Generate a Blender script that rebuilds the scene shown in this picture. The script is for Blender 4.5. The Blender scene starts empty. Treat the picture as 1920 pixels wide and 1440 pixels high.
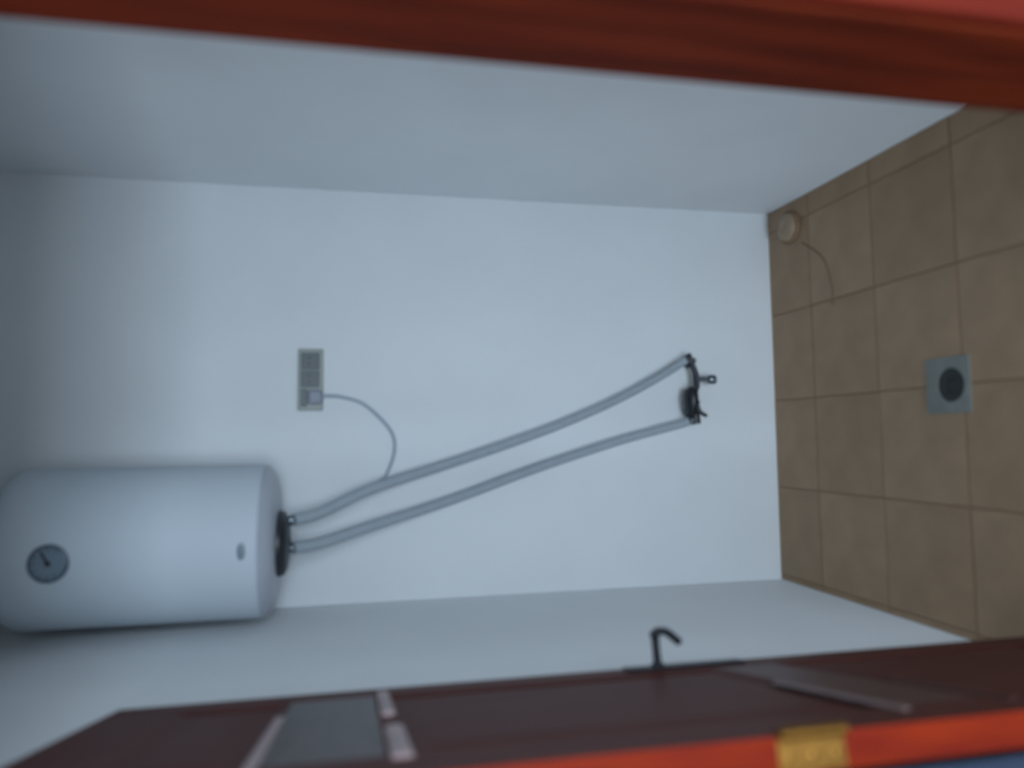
import bpy, bmesh, math, random
from mathutils import Vector, Matrix
S = bpy.context.scene
C = S.collection
random.seed(4)

# ---------------------------------------------------------------- camera
EYE = 1.6
cam_d = bpy.data.cameras.new('camera')
cam = bpy.data.objects.new('camera', cam_d); C.objects.link(cam)
R = [[-0.0126, 0.9973, -0.07234], [-0.20686, -0.07338, -0.97561], [-0.97829, 0.00267, 0.20723]]
m = Matrix(R).to_4x4(); m.translation = (0, 0, EYE)
cam.matrix_world = m                      # the phone was held on its side: world up points to the picture's left
cam_d.sensor_width = 36; cam_d.lens = 1396 / 1920 * 36
cam_d.clip_start = .02
cam_d.dof.use_dof = True; cam_d.dof.focus_distance = 40; cam_d.dof.aperture_fstop = 1.7
S.camera = cam

# ---------------------------------------------------------------- world, lights, exposure
w = bpy.data.worlds.new('world'); S.world = w; w.use_nodes = True
bg = w.node_tree.nodes['Background']; bg.inputs[0].default_value = (.55, .72, 1, 1); bg.inputs[1].default_value = .25
def area(name, loc, target, sx, sy, power, col):
    l = bpy.data.lights.new(name, 'AREA'); l.shape = 'RECTANGLE'; l.size = sx; l.size_y = sy; l.energy = power; l.color = col
    o = bpy.data.objects.new(name, l); C.objects.link(o); o.location = loc
    o.rotation_euler = (Vector(target) - Vector(loc)).to_track_quat('-Z', 'Z').to_euler()
    return o
for wx in (-3.7, .1, 3.9): area('window_daylight', (wx, -5.93, 1.15), (wx, 0, 1.15), 3.5, 2.0, 322, (.715, .855, 1))  # unseen: centre brings daylight from behind, side pair added to fill the walls
S.view_settings.view_transform = 'Standard'; S.view_settings.look = 'None'
S.view_settings.gamma = 1; S.view_settings.use_curve_mapping = False
S.view_settings.exposure = 0.0

# ---------------------------------------------------------------- materials
def lin(c): return tuple((v/12.92 if v <= .04045 else ((v+.055)/1.055)**2.4) for v in (x/255 for x in c))
def mat(name, col, rough=.6, metal=0, var=.06, scale=6, bump=0, bscale=60, coat=0, stretch=None, col2=None, spec=.5):
    M = bpy.data.materials.new(name); M.use_nodes = True; nt = M.node_tree; b = nt.nodes['Principled BSDF']
    L = nt.links.new; N = nt.nodes.new
    c = lin(col); c2 = lin(col2) if col2 else tuple(v*(1-var*2.2) for v in c)
    tc = N('ShaderNodeTexCoord'); mp = N('ShaderNodeMapping'); L(tc.outputs['Object'], mp.inputs[0])
    if stretch: mp.inputs['Scale'].default_value = stretch
    no = N('ShaderNodeTexNoise'); no.inputs['Scale'].default_value = scale; no.inputs['Detail'].default_value = 6
    L(mp.outputs[0], no.inputs[0])
    mr = N('ShaderNodeMapRange'); mr.inputs[1].default_value = .35; mr.inputs[2].default_value = .65; L(no.outputs[0], mr.inputs[0])
    mx = N('ShaderNodeMix'); mx.data_type = 'RGBA'; L(mr.outputs[0], mx.inputs[0])
    mx.inputs[6].default_value = (*c, 1); mx.inputs[7].default_value = (*c2, 1)
    L(mx.outputs[2], b.inputs['Base Color'])
    b.inputs['Roughness'].default_value = rough; b.inputs['Metallic'].default_value = metal
    b.inputs['Coat Weight'].default_value = coat; b.inputs['Coat Roughness'].default_value = .12
    b.inputs['Specular IOR Level'].default_value = spec
    if bump:
        n2 = N('ShaderNodeTexNoise'); n2.inputs['Scale'].default_value = bscale; n2.inputs['Detail'].default_value = 4; L(mp.outputs[0], n2.inputs[0])
        bm_ = N('ShaderNodeBump'); bm_.inputs['Strength'].default_value = bump; bm_.inputs['Distance'].default_value = .004
        L(n2.outputs[0], bm_.inputs['Height']); L(bm_.outputs[0], b.inputs['Normal'])
    return M
M_wall = mat('white_plaster', (226, 230, 233), .75, var=.02, scale=2.5, bump=.25, bscale=40)
M_blue = mat('blue_grey_paint', (84, 102, 130), .6, var=.05, bump=.2, bscale=40)
M_hall = mat('hall_plaster', (196, 198, 196), .8, var=.03, scale=2)
M_ceil = mat('ceiling_paint', (222, 224, 224), .8, var=.02)
M_grout = mat('dark_grout', (142, 115, 88), .9, var=.1, scale=30)
M_tile = [mat('brown_floor_tile_%s' % n, c, .42, var=.09, scale=9, bump=.12, bscale=25, col2=c2) for n, c, c2 in
          (('a', (162, 132, 100), (150, 121, 91)), ('b', (165, 135, 104), (152, 124, 94)), ('c', (158, 129, 97), (147, 119, 89)))]
M_hallf = mat('hall_floor_tile', (190, 185, 178), .5, var=.05)
M_door = mat('dark_varnished_wood', (88, 50, 45), .5, var=.12, scale=9, stretch=(6, 6, .6), spec=.06, bump=.08, bscale=14)
M_rail = mat('worn_varnished_rail_wood', (88, 78, 80), .36, var=.1, scale=9, stretch=(1, 1, 6), spec=.18)  # same wood greyed: reflection of the pale walls put into the colour
M_rail_low = mat('half_worn_rail_wood', (88, 62, 58), .42, var=.1, scale=9, stretch=(1, 1, 6), spec=.12)  # milder grey of that reflection, painted on lower rail and lowest strip
M_highlight_low = mat('dull_worn_moulding', (132, 110, 108), .45, var=.12, scale=12)  # weaker reflected streak put into the colour
M_highlight = mat('pale_worn_moulding', (176, 150, 150), .4, var=.12, scale=12)  # bevel highlights put into the colour as a pale tone
M_casing = mat('dark_red_casing_wood', (104, 34, 16), .5, var=.14, scale=8, stretch=(5, 5, .7), spec=.08, col2=(92, 26, 17))
M_edge = mat('red_stained_wood', (136, 42, 18), .5, var=.14, scale=8, stretch=(5, 5, .7), spec=.05, col2=(118, 32, 20))  # door wood made brighter and redder: outside light put into the colour
M_jamb = mat('red_brown_frame_wood', (106, 38, 18), .55, var=.14, scale=7, stretch=(5, 5, .5), coat=.0, col2=(78, 26, 14), spec=.05)
M_enamel = mat('white_enamel', (196, 206, 214), .6, var=.012, scale=2, spec=.3)
M_seam = mat('end_cap_enamel', (172, 178, 188), .35, var=.02)
M_black = mat('black_plastic', (28, 33, 40), .4, var=.1)
M_dial = mat('gauge_face', (122, 138, 152), .4, var=.05)
M_dialrim = mat('gauge_rim', (86, 100, 116), .3, var=.05)
M_needle = mat('gauge_needle', (40, 26, 36), .4)
M_badge = mat('grey_badge', (120, 135, 146), .4)
M_hose = mat('grey_hose_sleeve', (160, 170, 178), .8, var=.03, spec=.2, scale=30, bump=.3, bscale=120)
M_cable = mat('pale_grey_cable', (164, 178, 188), .5, var=.02)
M_plate = mat('ivory_socket_plastic', (158, 164, 158), .45, var=.03)
M_module = mat('dark_grey_switch_module', (92, 100, 102), .45, var=.05)
M_plug = mat('grey_plug_plastic', (140, 146, 160), .5, var=.03)
M_chrome = mat('dull_chrome', (120, 130, 138), .28, 1, var=.05, spec=.5)
M_dmetal = mat('dark_handle_metal', (52, 54, 60), .35, .7, var=.08)
M_brass = mat('polished_brass', (150, 108, 52), .4, 1, var=.1, scale=14)
M_drain = mat('pale_drain_plastic', (132, 136, 130), .5, var=.08, scale=14)
M_grate = mat('dark_drain_grate', (36, 42, 42), .5, var=.1)
M_cap = mat('beige_floor_cap', (162, 140, 114), .5, var=.05)
M_crack = mat('dark_crack_dirt', (128, 104, 80), .9)
M_glass = mat('frosted_pane', (215, 228, 238), .15)
M_glass.node_tree.nodes['Principled BSDF'].inputs['Transmission Weight'].default_value = 1

# ---------------------------------------------------------------- mesh helpers
def box(bm, a, b, M=None):
    v = [bm.verts.new((x, y, z)) for x in (a[0], b[0]) for y in (a[1], b[1]) for z in (a[2], b[2])]
    if M is not None:
        for q in v: q.co = M @ q.co
    fs = [bm.faces.new([v[i] for i in f]) for f in ((0,1,3,2),(4,6,7,5),(0,4,5,1),(2,3,7,6),(0,2,6,4),(1,5,7,3))]
    return v, fs
def lathe(bm, prof, seg=48, M=Matrix(), cap=True):
    rings = []
    for r, z in prof:
        if r < 1e-6: rings.append([bm.verts.new(M @ Vector((0, 0, z)))])
        else: rings.append([bm.verts.new(M @ Vector((r*math.cos(t), r*math.sin(t), z))) for t in [2*math.pi*i/seg for i in range(seg)]])
    for a, b in zip(rings, rings[1:]):
        for i in range(seg):
            j = (i+1) % seg
            q = []
            for v in (a[i % len(a)], a[j % len(a)], b[j % len(b)], b[i % len(b)]):
                if v not in q: q.append(v)
            if len(q) > 2: bm.faces.new(q)
    if cap:
        for rg in (rings[0], rings[-1]):
            if len(rg) > 2: bm.faces.new(rg)
def tube(bm, pts, r, seg=12, sub=6, ribs=0):
    P = [Vector(p) for p in pts]; Q = []
    for i in range(len(P)-1):
        p0, p1, p2, p3 = P[max(i-1, 0)], P[i], P[i+1], P[min(i+2, len(P)-1)]
        for k in range(sub):
            t = k/sub
            Q.append(.5*((2*p1) + (p2-p0)*t + (2*p0-5*p1+4*p2-p3)*t*t + (3*p1-p0-3*p2+p3)*t**3))
    Q.append(P[-1])
    up = None; rings = []
    for i, p in enumerate(Q):
        d = (Q[min(i+1, len(Q)-1)] - Q[max(i-1, 0)]).normalized()
        if up is None: up = d.orthogonal().normalized()
        up = (up - d*up.dot(d)).normalized(); s = d.cross(up)
        rr = (r[0] + (r[1]-r[0])*i/(len(Q)-1)) if isinstance(r, tuple) else r
        if ribs and i % 2: rr *= 1-ribs
        rings.append([bm.verts.new(p + rr*(math.cos(a)*up + math.sin(a)*s)) for a in [2*math.pi*k/seg for k in range(seg)]])
    for a, b in zip(rings, rings[1:]):
        for i in range(seg): bm.faces.new((a[i], a[(i+1) % seg], b[(i+1) % seg], b[i]))
    bm.faces.new(rings[0]); bm.faces.new(rings[-1])
def obj(name, bm, material, parent=None, smooth=False, bevel=0, loc=None, seg=2):
    bmesh.ops.recalc_face_normals(bm, faces=bm.faces)
    me = bpy.data.meshes.new(name); bm.to_mesh(me); bm.free()
    for mm in (material if isinstance(material, list) else [material]): me.materials.append(mm)
    o = bpy.data.objects.new(name, me); C.objects.link(o)
    if smooth:
        for p in me.polygons: p.use_smooth = True
        e = o.modifiers.new('split', 'EDGE_SPLIT'); e.split_angle = math.radians(42)
    if bevel:
        b = o.modifiers.new('bevel', 'BEVEL'); b.width = bevel; b.segments = seg; b.limit_method = 'ANGLE'
    if parent: o.parent = parent
    if loc: o.location = loc
    return o
def thing(name, label, cat, loc=(0, 0, 0), rotz=0, kind=None):
    o = bpy.data.objects.new(name, None); C.objects.link(o); o.location = loc; o.rotation_euler = (0, 0, rotz)
    o.empty_display_size = .05
    if label: o['label'] = label
    if cat: o['category'] = cat
    if kind: o['kind'] = kind
    return o
def struct(o, label, kind='structure'): o['kind'] = kind; o['label'] = label; return o
def B(*ab, M=None):
    bm = bmesh.new()
    for a, b in ab: box(bm, a, b, M)
    return bm

# ---------------------------------------------------------------- the room
XL, XR, YB, ZC = -.55, .871, 2.62, 2.8
YF, YO = .78, .62                    # inner and outer face of the wall with the doorway
OL, OR, OH = -.388, .411, 2.10       # the clear opening
bm = B(((XL-.12, YO-.0, -.12), (XR+.12, YB+.12, -.003)))
floor = struct(obj('floor', bm, M_grout), 'brown tiled bathroom floor with dark joints')
J = .0018
xs = [XL] + [v for v in (-.53+.0, -.2, .13, .46, .79) if v > XL+.005] + [XR]
ys = [YO, .71, 1.04, 1.37, 1.70, 2.03, 2.36, YB]
shared = {}
for i in range(len(xs)-1):
    for j in range(len(ys)-1):
        x0, x1, y0, y1 = xs[i], xs[i+1], ys[j], ys[j+1]
        if x1-x0 < .01: continue
        cx, cy = (x0+x1)/2, (y0+y1)/2; hx, hy = (x1-x0)/2-J, (y1-y0)/2-J
        k = random.randrange(3); key = (round(hx, 3), round(hy, 3), k)
        dz = random.uniform(-.0006, .0004)
        if key in shared:
            t = bpy.data.objects.new('floor_tile', shared[key].data); C.objects.link(t); t.parent = floor; t.location = (cx, cy, dz)
        else:
            bm = bmesh.new(); c = .0014
            lo = [bm.verts.new((sx*hx, sy*hy, -.0028)) for sx, sy in ((-1,-1),(1,-1),(1,1),(-1,1))]
            mi = [bm.verts.new((sx*hx, sy*hy, -c*.6)) for sx, sy in ((-1,-1),(1,-1),(1,1),(-1,1))]
            hi = [bm.verts.new((sx*(hx-c), sy*(hy-c), 0)) for sx, sy in ((-1,-1),(1,-1),(1,1),(-1,1))]
            for a, b in ((lo, mi), (mi, hi)):
                for q in range(4): bm.faces.new((a[q], a[(q+1) % 4], b[(q+1) % 4], b[q]))
            bm.faces.new(hi); bm.faces.new(lo)
            t = obj('floor_tile', bm, M_tile[k], floor, loc=(cx, cy, dz)); shared[key] = t
bm = bmesh.new(); tube(bm, [(.70, 2.40, .0), (.655, 2.33, .0), (.60, 2.27, .0), (.50, 2.235, .0), (.44, 2.235, .0)], .0035, 6)
obj('crack', bm, M_crack, floor)

def slab(name, a, b, mt, label): return struct(obj(name, B((a, b)), mt), label)
slab('wall_back', (XL-.12, YB, -.012), (XR+.12, YB+.12, ZC), M_wall, 'white plastered wall behind the water heater')
slab('wall_left', (XL-.12, YF-.02, -.012), (XL, YB, ZC), M_wall, 'white plastered side wall behind the open door')
slab('wall_right', (XR, YF-.02, -.012), (XR+.12, YB, ZC), M_wall, 'white plastered side wall running to the tiled floor')
slab('ceiling', (XL-.12, YO, ZC), (XR+.12, YB+.12, ZC+.1), M_ceil, 'white ceiling')
# wall with the doorway: white inside, blue-grey reveal and hall side
HXL, HXR, HYB = -5.9, 6.1, -6.0
bm = bmesh.new()
fs = []
for a, b in (((HXL, YO, -.012), (OL, YF-.001, ZC)), ((OR+.035, YO, -.012), (HXR, YF-.001, ZC)), ((OL, YO, OH+.03), (OR+.035, YF-.001, ZC))):
    fs += box(bm, a, b)[1]
bmesh.ops.recalc_face_normals(bm, faces=bm.faces)
for f in bm.faces: f.material_index = 1 if f.normal.y > .9 else 0
struct(obj('wall_front', bm, [M_blue, M_wall]), 'wall around the doorway, blue-grey in the reveal')
# hall on the photographer's side, unseen, widened so side windows light the bathroom walls
slab('floor_hall', (HXL, HYB-.1, -.12), (HXR, YO, -.002), M_hallf, 'plain floor outside the doorway')
slab('ceiling_hall', (HXL, HYB-.1, ZC), (HXR, YO, ZC+.1), M_ceil, 'ceiling outside the doorway')
slab('wall_hall_left', (HXL-.1, HYB-.1, -.12), (HXL, YO, ZC), M_hall, 'side wall outside the doorway')
slab('wall_hall_right', (HXR, HYB-.1, -.12), (HXR+.1, YO, ZC), M_hall, 'second side wall outside the doorway')
WZ0, WZ1 = .1, 2.2
spans = [(-5.5, -1.9), (-1.7, 1.9), (2.1, 5.7)]
solid = [(HXL, spans[0][0]), (spans[0][1], spans[1][0]), (spans[1][1], spans[2][0]), (spans[2][1], HXR)]
struct(obj('wall_hall_back', B(*[((a, HYB-.1, WZ0), (b, HYB, WZ1)) for a, b in solid], ((HXL, HYB-.1, -.002), (HXR, HYB, WZ0)), ((HXL, HYB-.1, WZ1), (HXR, HYB, ZC))), M_hall),
       'wall with the daylight windows behind the photographer')
for k, (a, b) in enumerate(spans):  # out of view; side pair added only to brighten the bathroom side walls
    win = struct(obj('window_%d' % (k+1), B(((a, HYB-.08, WZ0), (a+.05, HYB-.03, WZ1)), ((b-.05, HYB-.08, WZ0), (b, HYB-.03, WZ1)),
           ((a+.05, HYB-.08, WZ0), (b-.05, HYB-.03, WZ0+.05)), ((a+.05, HYB-.08, WZ1-.05), (b-.05, HYB-.03, WZ1))), M_jamb), 'wide window in the wall behind the photographer')
    obj('pane', B(((a+.05, HYB-.085, WZ0+.05), (b-.05, HYB-.08, WZ1-.05))), M_glass, win)

# ---------------------------------------------------------------- door frame (right lining, head) and open door
fr = thing('trim_1', 'red-brown wooden door frame', None, (0, 0, 0), 0, 'structure')
JD = .162
obj('jamb', B(((OR, YF-JD, 0), (OR+.035, YF+.0, OH))), M_jamb, fr, bevel=.004)
obj('casing', B(((OR+.004, YF-JD-.016, 0), (OR+.085, YF-JD-.0005, OH+.09))), M_casing, fr, bevel=.006)
obj('head_jamb', B(((OL, YF-.12, OH), (OR, YF, OH+.03))), M_jamb, fr, bevel=.003)

PHI = math.radians(11.3)
HX, HY = -.337, .78
door = thing('door_1', 'dark glossy panelled wooden door standing open against the left wall', None, (HX, HY, .008), math.pi/2+PHI, 'structure')
# door space: +x from hinge to free edge, +y away from the room (towards left wall) , z up; room face at y=0
T = .04; DW = .745; DH = 2.01
def dbox(name, a, b, mt, bevel=.003): return obj(name, B((a, b)), mt, door, bevel=bevel)
SW = .105
dbox('stile', (0.004, 0, 0), (SW, T, DH), M_door); dbox('stile', (DW-SW, 0, 0), (DW, T, DH), M_door)
obj('hinge_edge', B(((0, .0, 0), (.004, T, DH))), M_edge, door)
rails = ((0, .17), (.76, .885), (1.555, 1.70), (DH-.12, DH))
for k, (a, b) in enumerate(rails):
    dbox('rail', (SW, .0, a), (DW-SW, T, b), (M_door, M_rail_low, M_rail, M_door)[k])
for k in range(3):
    z0, z1 = rails[k][1], rails[k+1][0]
    x0, x1 = SW, DW-SW
    bm = bmesh.new()
    def ring(i, y): return [bm.verts.new(p) for p in ((x0+i, y, z0+i), (x1-i, y, z0+i), (x1-i, y, z1-i), (x0+i, y, z1-i))]
    rs = [ring(0, .0), ring(.014, .004), ring(.022, .007), ring(.03, .007), ring(.07, .003)]
    for p, q in zip(rs, rs[1:]):
        for i in range(4): bm.faces.new((p[i], p[(i+1) % 4], q[(i+1) % 4], q[i]))
    bm.faces.new(rs[-1])
    bk = ring(0, T-.01)
    for i in range(4): bm.faces.new((rs[0][i], rs[0][(i+1) % 4], bk[(i+1) % 4], bk[i]))
    bm.faces.new(bk)
    obj('panel', bm, M_door, door)
for x0, x1, z, hh in ((.085, .285, 1.538, .026), (.41, .67, 1.540, .022), (.08, .46, 1.703, .014), (.07, .38, .905, .016), (.07, .30, .742, .014)):  # painted highlights along the rail edges, built as pale raised strips
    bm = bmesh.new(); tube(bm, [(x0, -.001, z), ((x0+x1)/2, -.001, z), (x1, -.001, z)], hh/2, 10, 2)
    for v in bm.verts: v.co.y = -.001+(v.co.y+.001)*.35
    obj('moulding', bm, M_highlight if z > 1.5 else M_highlight_low if z > .8 else M_rail_low, door, smooth=True)
# handles on both faces
def handle(side):
    s = -1 if side == 0 else 1; y0 = 0 if side == 0 else T
    bm = bmesh.new(); box(bm, (.672, min(y0, y0+s*.007), .80), (.716, max(y0, y0+s*.007), 1.055))
    h = obj('handle_plate', bm, M_dmetal, door, bevel=.003)
    bm = bmesh.new()
    zc = .985; L = .066 if side == 0 else .05
    tube(bm, [(.694, y0, zc), (.694, y0+s*L*.5, zc), (.694, y0+s*L, zc)], .0085, 12)
    tube(bm, [(.70, y0+s*L, zc), (.67, y0+s*(L+.008), zc+.002), (.63, y0+s*(L+.008 if side == 0 else L), zc), (.59, y0+s*(L-.008), zc-.006)], (.0095, .0075), 12)
    obj('handle_lever', bm, M_dmetal, h, smooth=True)
    bm = bmesh.new(); lathe(bm, [(.0, 0), (.013, 0), (.013, .004), (.009, .006), (0, .006)], 20, Matrix.Translation((.694, y0+s*.007, zc)) @ Matrix.Rotation(math.pi/2*(1 if s < 0 else -1), 4, 'X'))
    obj('handle_rose', bm, M_dmetal, h, smooth=True)
handle(0); handle(1)
# latch plate on the free edge
dbox('latch_plate', (DW, .01, .90), (DW+.002, .03, 1.08), M_dmetal, 0)
# brass butt hinges: leaf on the door's edge and the barrel of five knuckles
def hinge(zc):
    h = obj('hinge', B(((-.0015, .001, zc-.042), (0.001, T-.002, zc+.042))), M_brass, door, bevel=.0006)
    for k in range(5):
        z0 = zc-.042+k*.0168
        bm = bmesh.new(); lathe(bm, [(0, 0), (.006, 0), (.0072, .001), (.0072, .0154), (.006, .0164), (0, .0164)], 20, Matrix.Translation((-.006, -.003, z0)))
        obj('knuckle', bm, M_brass, h, smooth=True)
    for dz in (-.03, 0, .03):
        bm = bmesh.new(); lathe(bm, [(.0046, 0), (.0046, .0006), (.003, .0014), (0, .0014)], 16, Matrix.Translation((-.0015, .022, zc+dz)) @ Matrix.Rotation(-math.pi/2, 4, 'Y'))
        obj('screw', bm, M_brass, h, smooth=True)
for z in (.25, 1.088, 1.85): hinge(z)

# ---------------------------------------------------------------- water heater
wh = thing('water_heater', 'white cylindrical water heater high on the back wall with round gauge and black cap', 'water heater', (-.295, 2.372, 1.82))
r = .225
bm = bmesh.new()
lathe(bm, [(0, .0), (.10, .001), (.165, .004), (.192, .010), (.208, .020), (.215, .029)], 72, cap=False)
obj('end_cap', bm, M_seam, wh, smooth=True)
bm = bmesh.new()
lathe(bm, [(.215, .029), (.2215, .038), (r, .050), (r, .66), (.222, .685), (.205, .712), (.165, .738), (.10, .752), (0, .756)], 72, cap=False)
obj('tank', bm, M_enamel, wh, smooth=True)
bm = bmesh.new(); lathe(bm, [(.2145, .027), (.2185, .029), (.2215, .033), (.2235, .038), (.222, .041)], 72, cap=False)
obj('seam_ring', bm, M_seam, wh, smooth=True)
bm = bmesh.new(); Tm = Matrix.Translation((-.012, -.005, 0))
lathe(bm, [(.098, .012), (.098, -.006), (.093, -.018), (.075, -.027), (.04, -.032), (0, -.033)], 48, Tm, cap=False)
obj('bottom_cover', bm, M_black, wh, smooth=True)
for zb in (.18, .52): obj('wall_bracket', B(((-.10, .15, zb), (.10, .2478, zb+.04))), M_seam, wh)
g = bmesh.new(); GM = Matrix.Translation((-.012, -.2235, .548)) @ Matrix.Rotation(math.pi/2, 4, 'X')
lathe(g, [(.0, -.004), (.049, -.004), (.049, .006), (.045, .009), (.041, .009), (.041, .006), (0, .006)], 40, GM, cap=False)
gd = obj('gauge', g, M_dialrim, wh, smooth=True)
g = bmesh.new(); lathe(g, [(.0405, .0062), (.0405, .0075), (0, .0075)], 40, GM, cap=False)
obj('gauge_face', g, M_dial, gd, smooth=True)
nm = GM @ Matrix.Rotation(math.radians(-62), 4, 'Z')
g = bmesh.new(); box(g, (-.003, -.006, .0076), (.003, .034, .0092), nm); lathe(g, [(0, .0076), (.007, .0076), (.006, .011), (0, .011)], 16, GM)
obj('gauge_needle', g, M_needle, gd)
g = bmesh.new()
for k in range(9):
    box(g, (-.0012, .031, .0076), (.0012, .038, .0082), GM @ Matrix.Rotation(math.radians(-120+30*k), 4, 'Z'))
obj('gauge_ticks', g, M_needle, gd)
g = bmesh.new(); BMx = Matrix.Translation((-.002, -.2262, .078)) @ Matrix.Rotation(math.pi/2, 4, 'X') @ Matrix.Scale(2.2, 4, (1, 0, 0))
lathe(g, [(0, -.002), (.0105, -.002), (.0105, .002), (.009, .003), (0, .003)], 28, BMx, cap=False)
obj('badge', g, M_badge, wh, smooth=True)
for x in (.052, -.032):
    bm = bmesh.new(); lathe(bm, [(.0, .0), (.013, .0), (.013, -.018), (.016, -.018), (.016, -.027), (0, -.027)], 6 if False else 20, Matrix.Translation((x, .028, -.01)))
    obj('pipe_nipple', bm, M_chrome, wh, smooth=True)

# ---------------------------------------------------------------- hoses, cable
def line(name, pts, rad, mt, label, cat, ribs=0, sub=10):
    bm = bmesh.new(); tube(bm, pts, rad, 14, sub, ribs); o = obj(name, bm, mt, smooth=True); o['label'] = label; o['category'] = cat; return o
line('water_hose', [(-.243, 2.40, 1.781), (-.226, 2.452, 1.70), (-.159, 2.513, 1.538), (-.08, 2.57, 1.265), (.011, 2.575, .979), (.085, 2.575, .78), (.157, 2.572, .616), (.232, 2.565, .474), (.28, 2.56, .396)],
     (.0195, .0145), M_hose, 'grey water hose on the wall socket side, running from heater to mixer tap', 'hose')
line('water_hose', [(-.327, 2.40, 1.781), (-.321, 2.452, 1.70), (-.28, 2.513, 1.538), (-.206, 2.57, 1.265), (-.111, 2.575, .981), (-.021, 2.575, .682), (.021, 2.572, .516), (.045, 2.565, .416), (.056, 2.56, .392)],
     (.0195, .0145), M_hose, 'grey water hose on the open door side, running from heater to mixer tap', 'hose')
line('power_cable', [(.149, 2.583, 1.715), (.150, 2.596, 1.68), (.147, 2.60, 1.643), (.125, 2.604, 1.572), (.072, 2.606, 1.509), (.017, 2.606, 1.469), (-.038, 2.606, 1.463), (-.102, 2.606, 1.482), (-.138, 2.604, 1.509), (-.178, 2.58, 1.60), (-.225, 2.50, 1.72), (-.262, 2.46, 1.818)],
     .0055, M_cable, 'thin pale cable looping from the wall socket to the heater', 'cable')

# ---------------------------------------------------------------- socket box
so = thing('wall_socket', 'long pale rectangular wall socket box with dark modules and a plug in it', 'socket', (.206, 2.62, 1.745))
obj('back_box', B(((-.105, -.018, -.042), (.105, -.0, .042))), M_plate, so, bevel=.005)
for x0, x1 in ((.034, .092), (-.026, .030)):
    md = obj('module', B(((x0, -.024, -.030), (x1, -.018, .032))), M_module, so, bevel=.002)
    for q in (-.010, .010):
        bm = bmesh.new(); lathe(bm, [(0, 0), (.004, 0), (.004, .001), (0, .001)], 12, Matrix.Translation(((x0+x1)/2+q, -.024, .004)) @ Matrix.Rotation(math.pi/2, 4, 'X'))
        obj('socket_hole', bm, M_black, md)
obj('module', B(((-.092, -.024, .010), (-.032, -.018, .032))), M_module, so, bevel=.002)
pl = bmesh.new(); box(pl, (-.085, -.048, -.040), (-.036, -.0185, .006))
pg = obj('power_plug', pl, M_plug, bevel=.008, loc=(.206, 2.62, 1.745)); pg['label'] = 'grey moulded plug pushed into the lower left of the wall socket'; pg['category'] = 'plug'

# ---------------------------------------------------------------- mixer tap
tp = thing('mixer_tap', 'dark wall-mounted shower mixer tap low on the back wall', 'tap', (.18, 2.62, .36))
def YR(x, z): return Matrix.Translation((x, 0, z)) @ Matrix.Rotation(math.pi/2, 4, 'X')
for x in (-.09, .10):
    bm = bmesh.new(); lathe(bm, [(0, 0), (.024, 0), (.022, .008), (.012, .012), (.012, .05), (0, .05)], 24, YR(x, .0))
    obj('escutcheon', bm, M_chrome, tp, smooth=True)
bm = bmesh.new(); tube(bm, [(-.136, -.06, .0), (-.05, -.062, .010), (.0, -.062, .006)], .017, 16, 4)
lathe(bm, [(0, -.062), (.018, -.060), (.029, -.042), (.036, -.010), (.036, .018), (.028, .038), (.014, .046), (0, .046)], 28, Matrix.Translation((-.048, -.062, .020)) @ Matrix.Rotation(math.pi/2, 4, 'Y') @ Matrix.Scale(.72, 4, (1, 0, 0)))
obj('valve_body', bm, M_black, tp, smooth=True)
bm = bmesh.new(); tube(bm, [(-.055, -.085, .006), (-.07, -.095, .012), (-.095, -.10, .002), (-.108, -.10, -.022)], (.010, .0065), 12, 5)
obj('lever', bm, M_black, tp, smooth=True)
bm = bmesh.new(); tube(bm, [(-.005, -.06, -.005), (.045, -.06, -.004), (.085, -.06, .01), (.125, -.058, .024)], (.012, .010), 14, 5)
obj('inlet_arm', bm, M_dmetal, tp, smooth=True)
bm = bmesh.new(); tube(bm, [(.03, -.065, -.008), (.03, -.067, -.035), (.028, -.068, -.055)], .0095, 12, 4)
lathe(bm, [(0, 0), (.016, 0), (.018, -.006), (.018, -.022), (.012, -.026), (0, -.026)], 20, Matrix.Translation((.028, -.068, -.052)))
obj('outlet', bm, M_chrome, tp, smooth=True)
bm = bmesh.new(); lathe(bm, [(0, 0), (.014, 0), (.014, .02), (0, .02)], 6, Matrix.Translation((.10, -.06, .012)))
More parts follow.
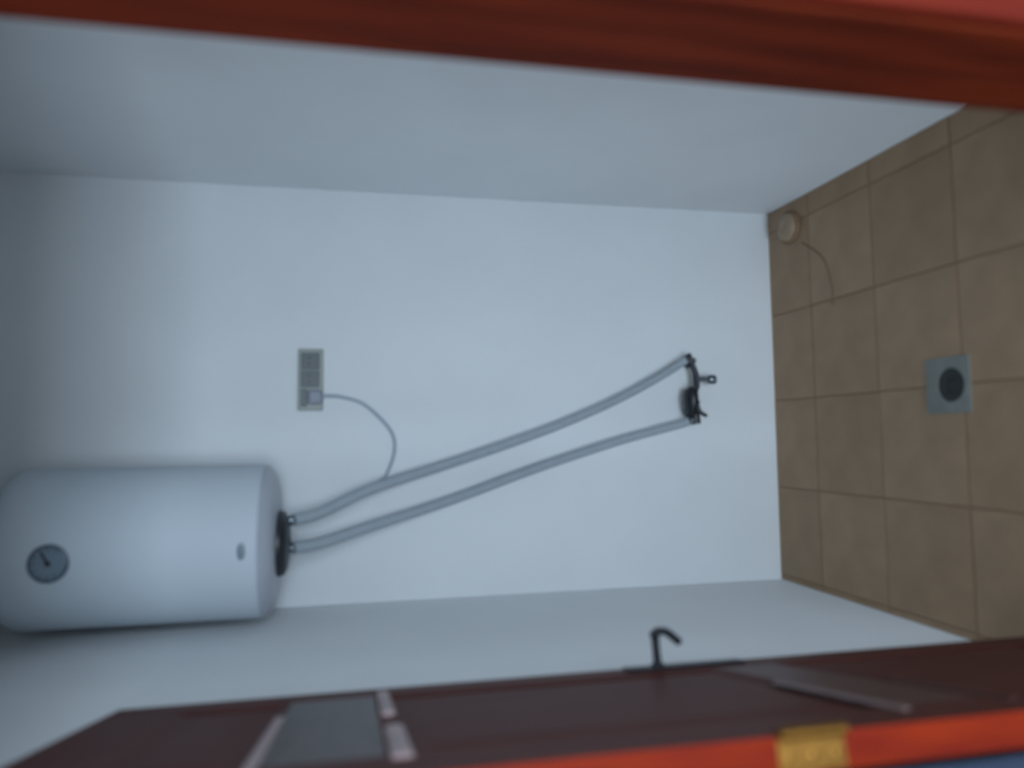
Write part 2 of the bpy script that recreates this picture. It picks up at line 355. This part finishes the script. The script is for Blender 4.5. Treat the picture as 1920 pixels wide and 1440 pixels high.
obj('coupling_nut', bm, M_chrome, tp)
bm = bmesh.new(); lathe(bm, [(0, 0), (.014, 0), (.014, .02), (0, .02)], 6, Matrix.Translation((-.124, -.06, .008)))
obj('coupling_nut', bm, M_chrome, tp)

# ---------------------------------------------------------------- floor drain and the corner cap
dr = thing('floor_drain', 'square pale floor drain with round dark grate in the middle of the tiles', 'drain', (.13, 1.75, .0006))
bm = bmesh.new(); hs, rr, n = .077, .047, 48; oy = -.012
inner = [(rr*math.cos(2*math.pi*i/n), oy+rr*math.sin(2*math.pi*i/n)) for i in range(n)]
outer = []
for i in range(n):
    c, s = math.cos(2*math.pi*i/n), math.sin(2*math.pi*i/n); k = hs/max(abs(c), abs(s)); outer.append((c*k, s*k))
vt = [[bm.verts.new((x, y, z)) for x, y in ringp] for ringp, z in ((outer, 0), (outer, .003), (inner, .0045), (inner, 0))]
for a, b in zip(vt, vt[1:]+vt[:1]):
    for i in range(n): bm.faces.new((a[i], a[(i+1) % n], b[(i+1) % n], b[i]))
obj('drain_frame', bm, M_drain, dr)
bm = bmesh.new(); lathe(bm, [(rr, .0), (rr, .002), (rr-.006, .0025), (.008, .0015), (0, .0015)], 40, Matrix.Translation((0, oy, 0)))
gr = obj('grate', bm, M_grate, dr)
for q in range(10):
    a = 2*math.pi*q/10
    bm = bmesh.new(); box(bm, (.014, -.0028, .0016), (.037, .0028, .0036), Matrix.Translation((0, oy, 0)) @ Matrix.Rotation(a, 4, 'Z'))
    obj('grate_bar', bm, M_grate, gr)
cp = thing('drain_cover', 'small round beige drain cover on the floor in the far right corner', 'drain cover', (.775, 2.468, .0006))
bm = bmesh.new(); lathe(bm, [(.0, 0), (.062, 0), (.062, .010), (.056, .014), (0, .014)], 40)
obj('cap_rim', bm, M_grout, cp, smooth=True)
bm = bmesh.new(); lathe(bm, [(0, .0141), (.052, .0141), (.050, .022), (.044, .026), (.022, .027), (.018, .023), (0, .023)], 40)
obj('cap_lid', bm, M_cap, cp, smooth=True)
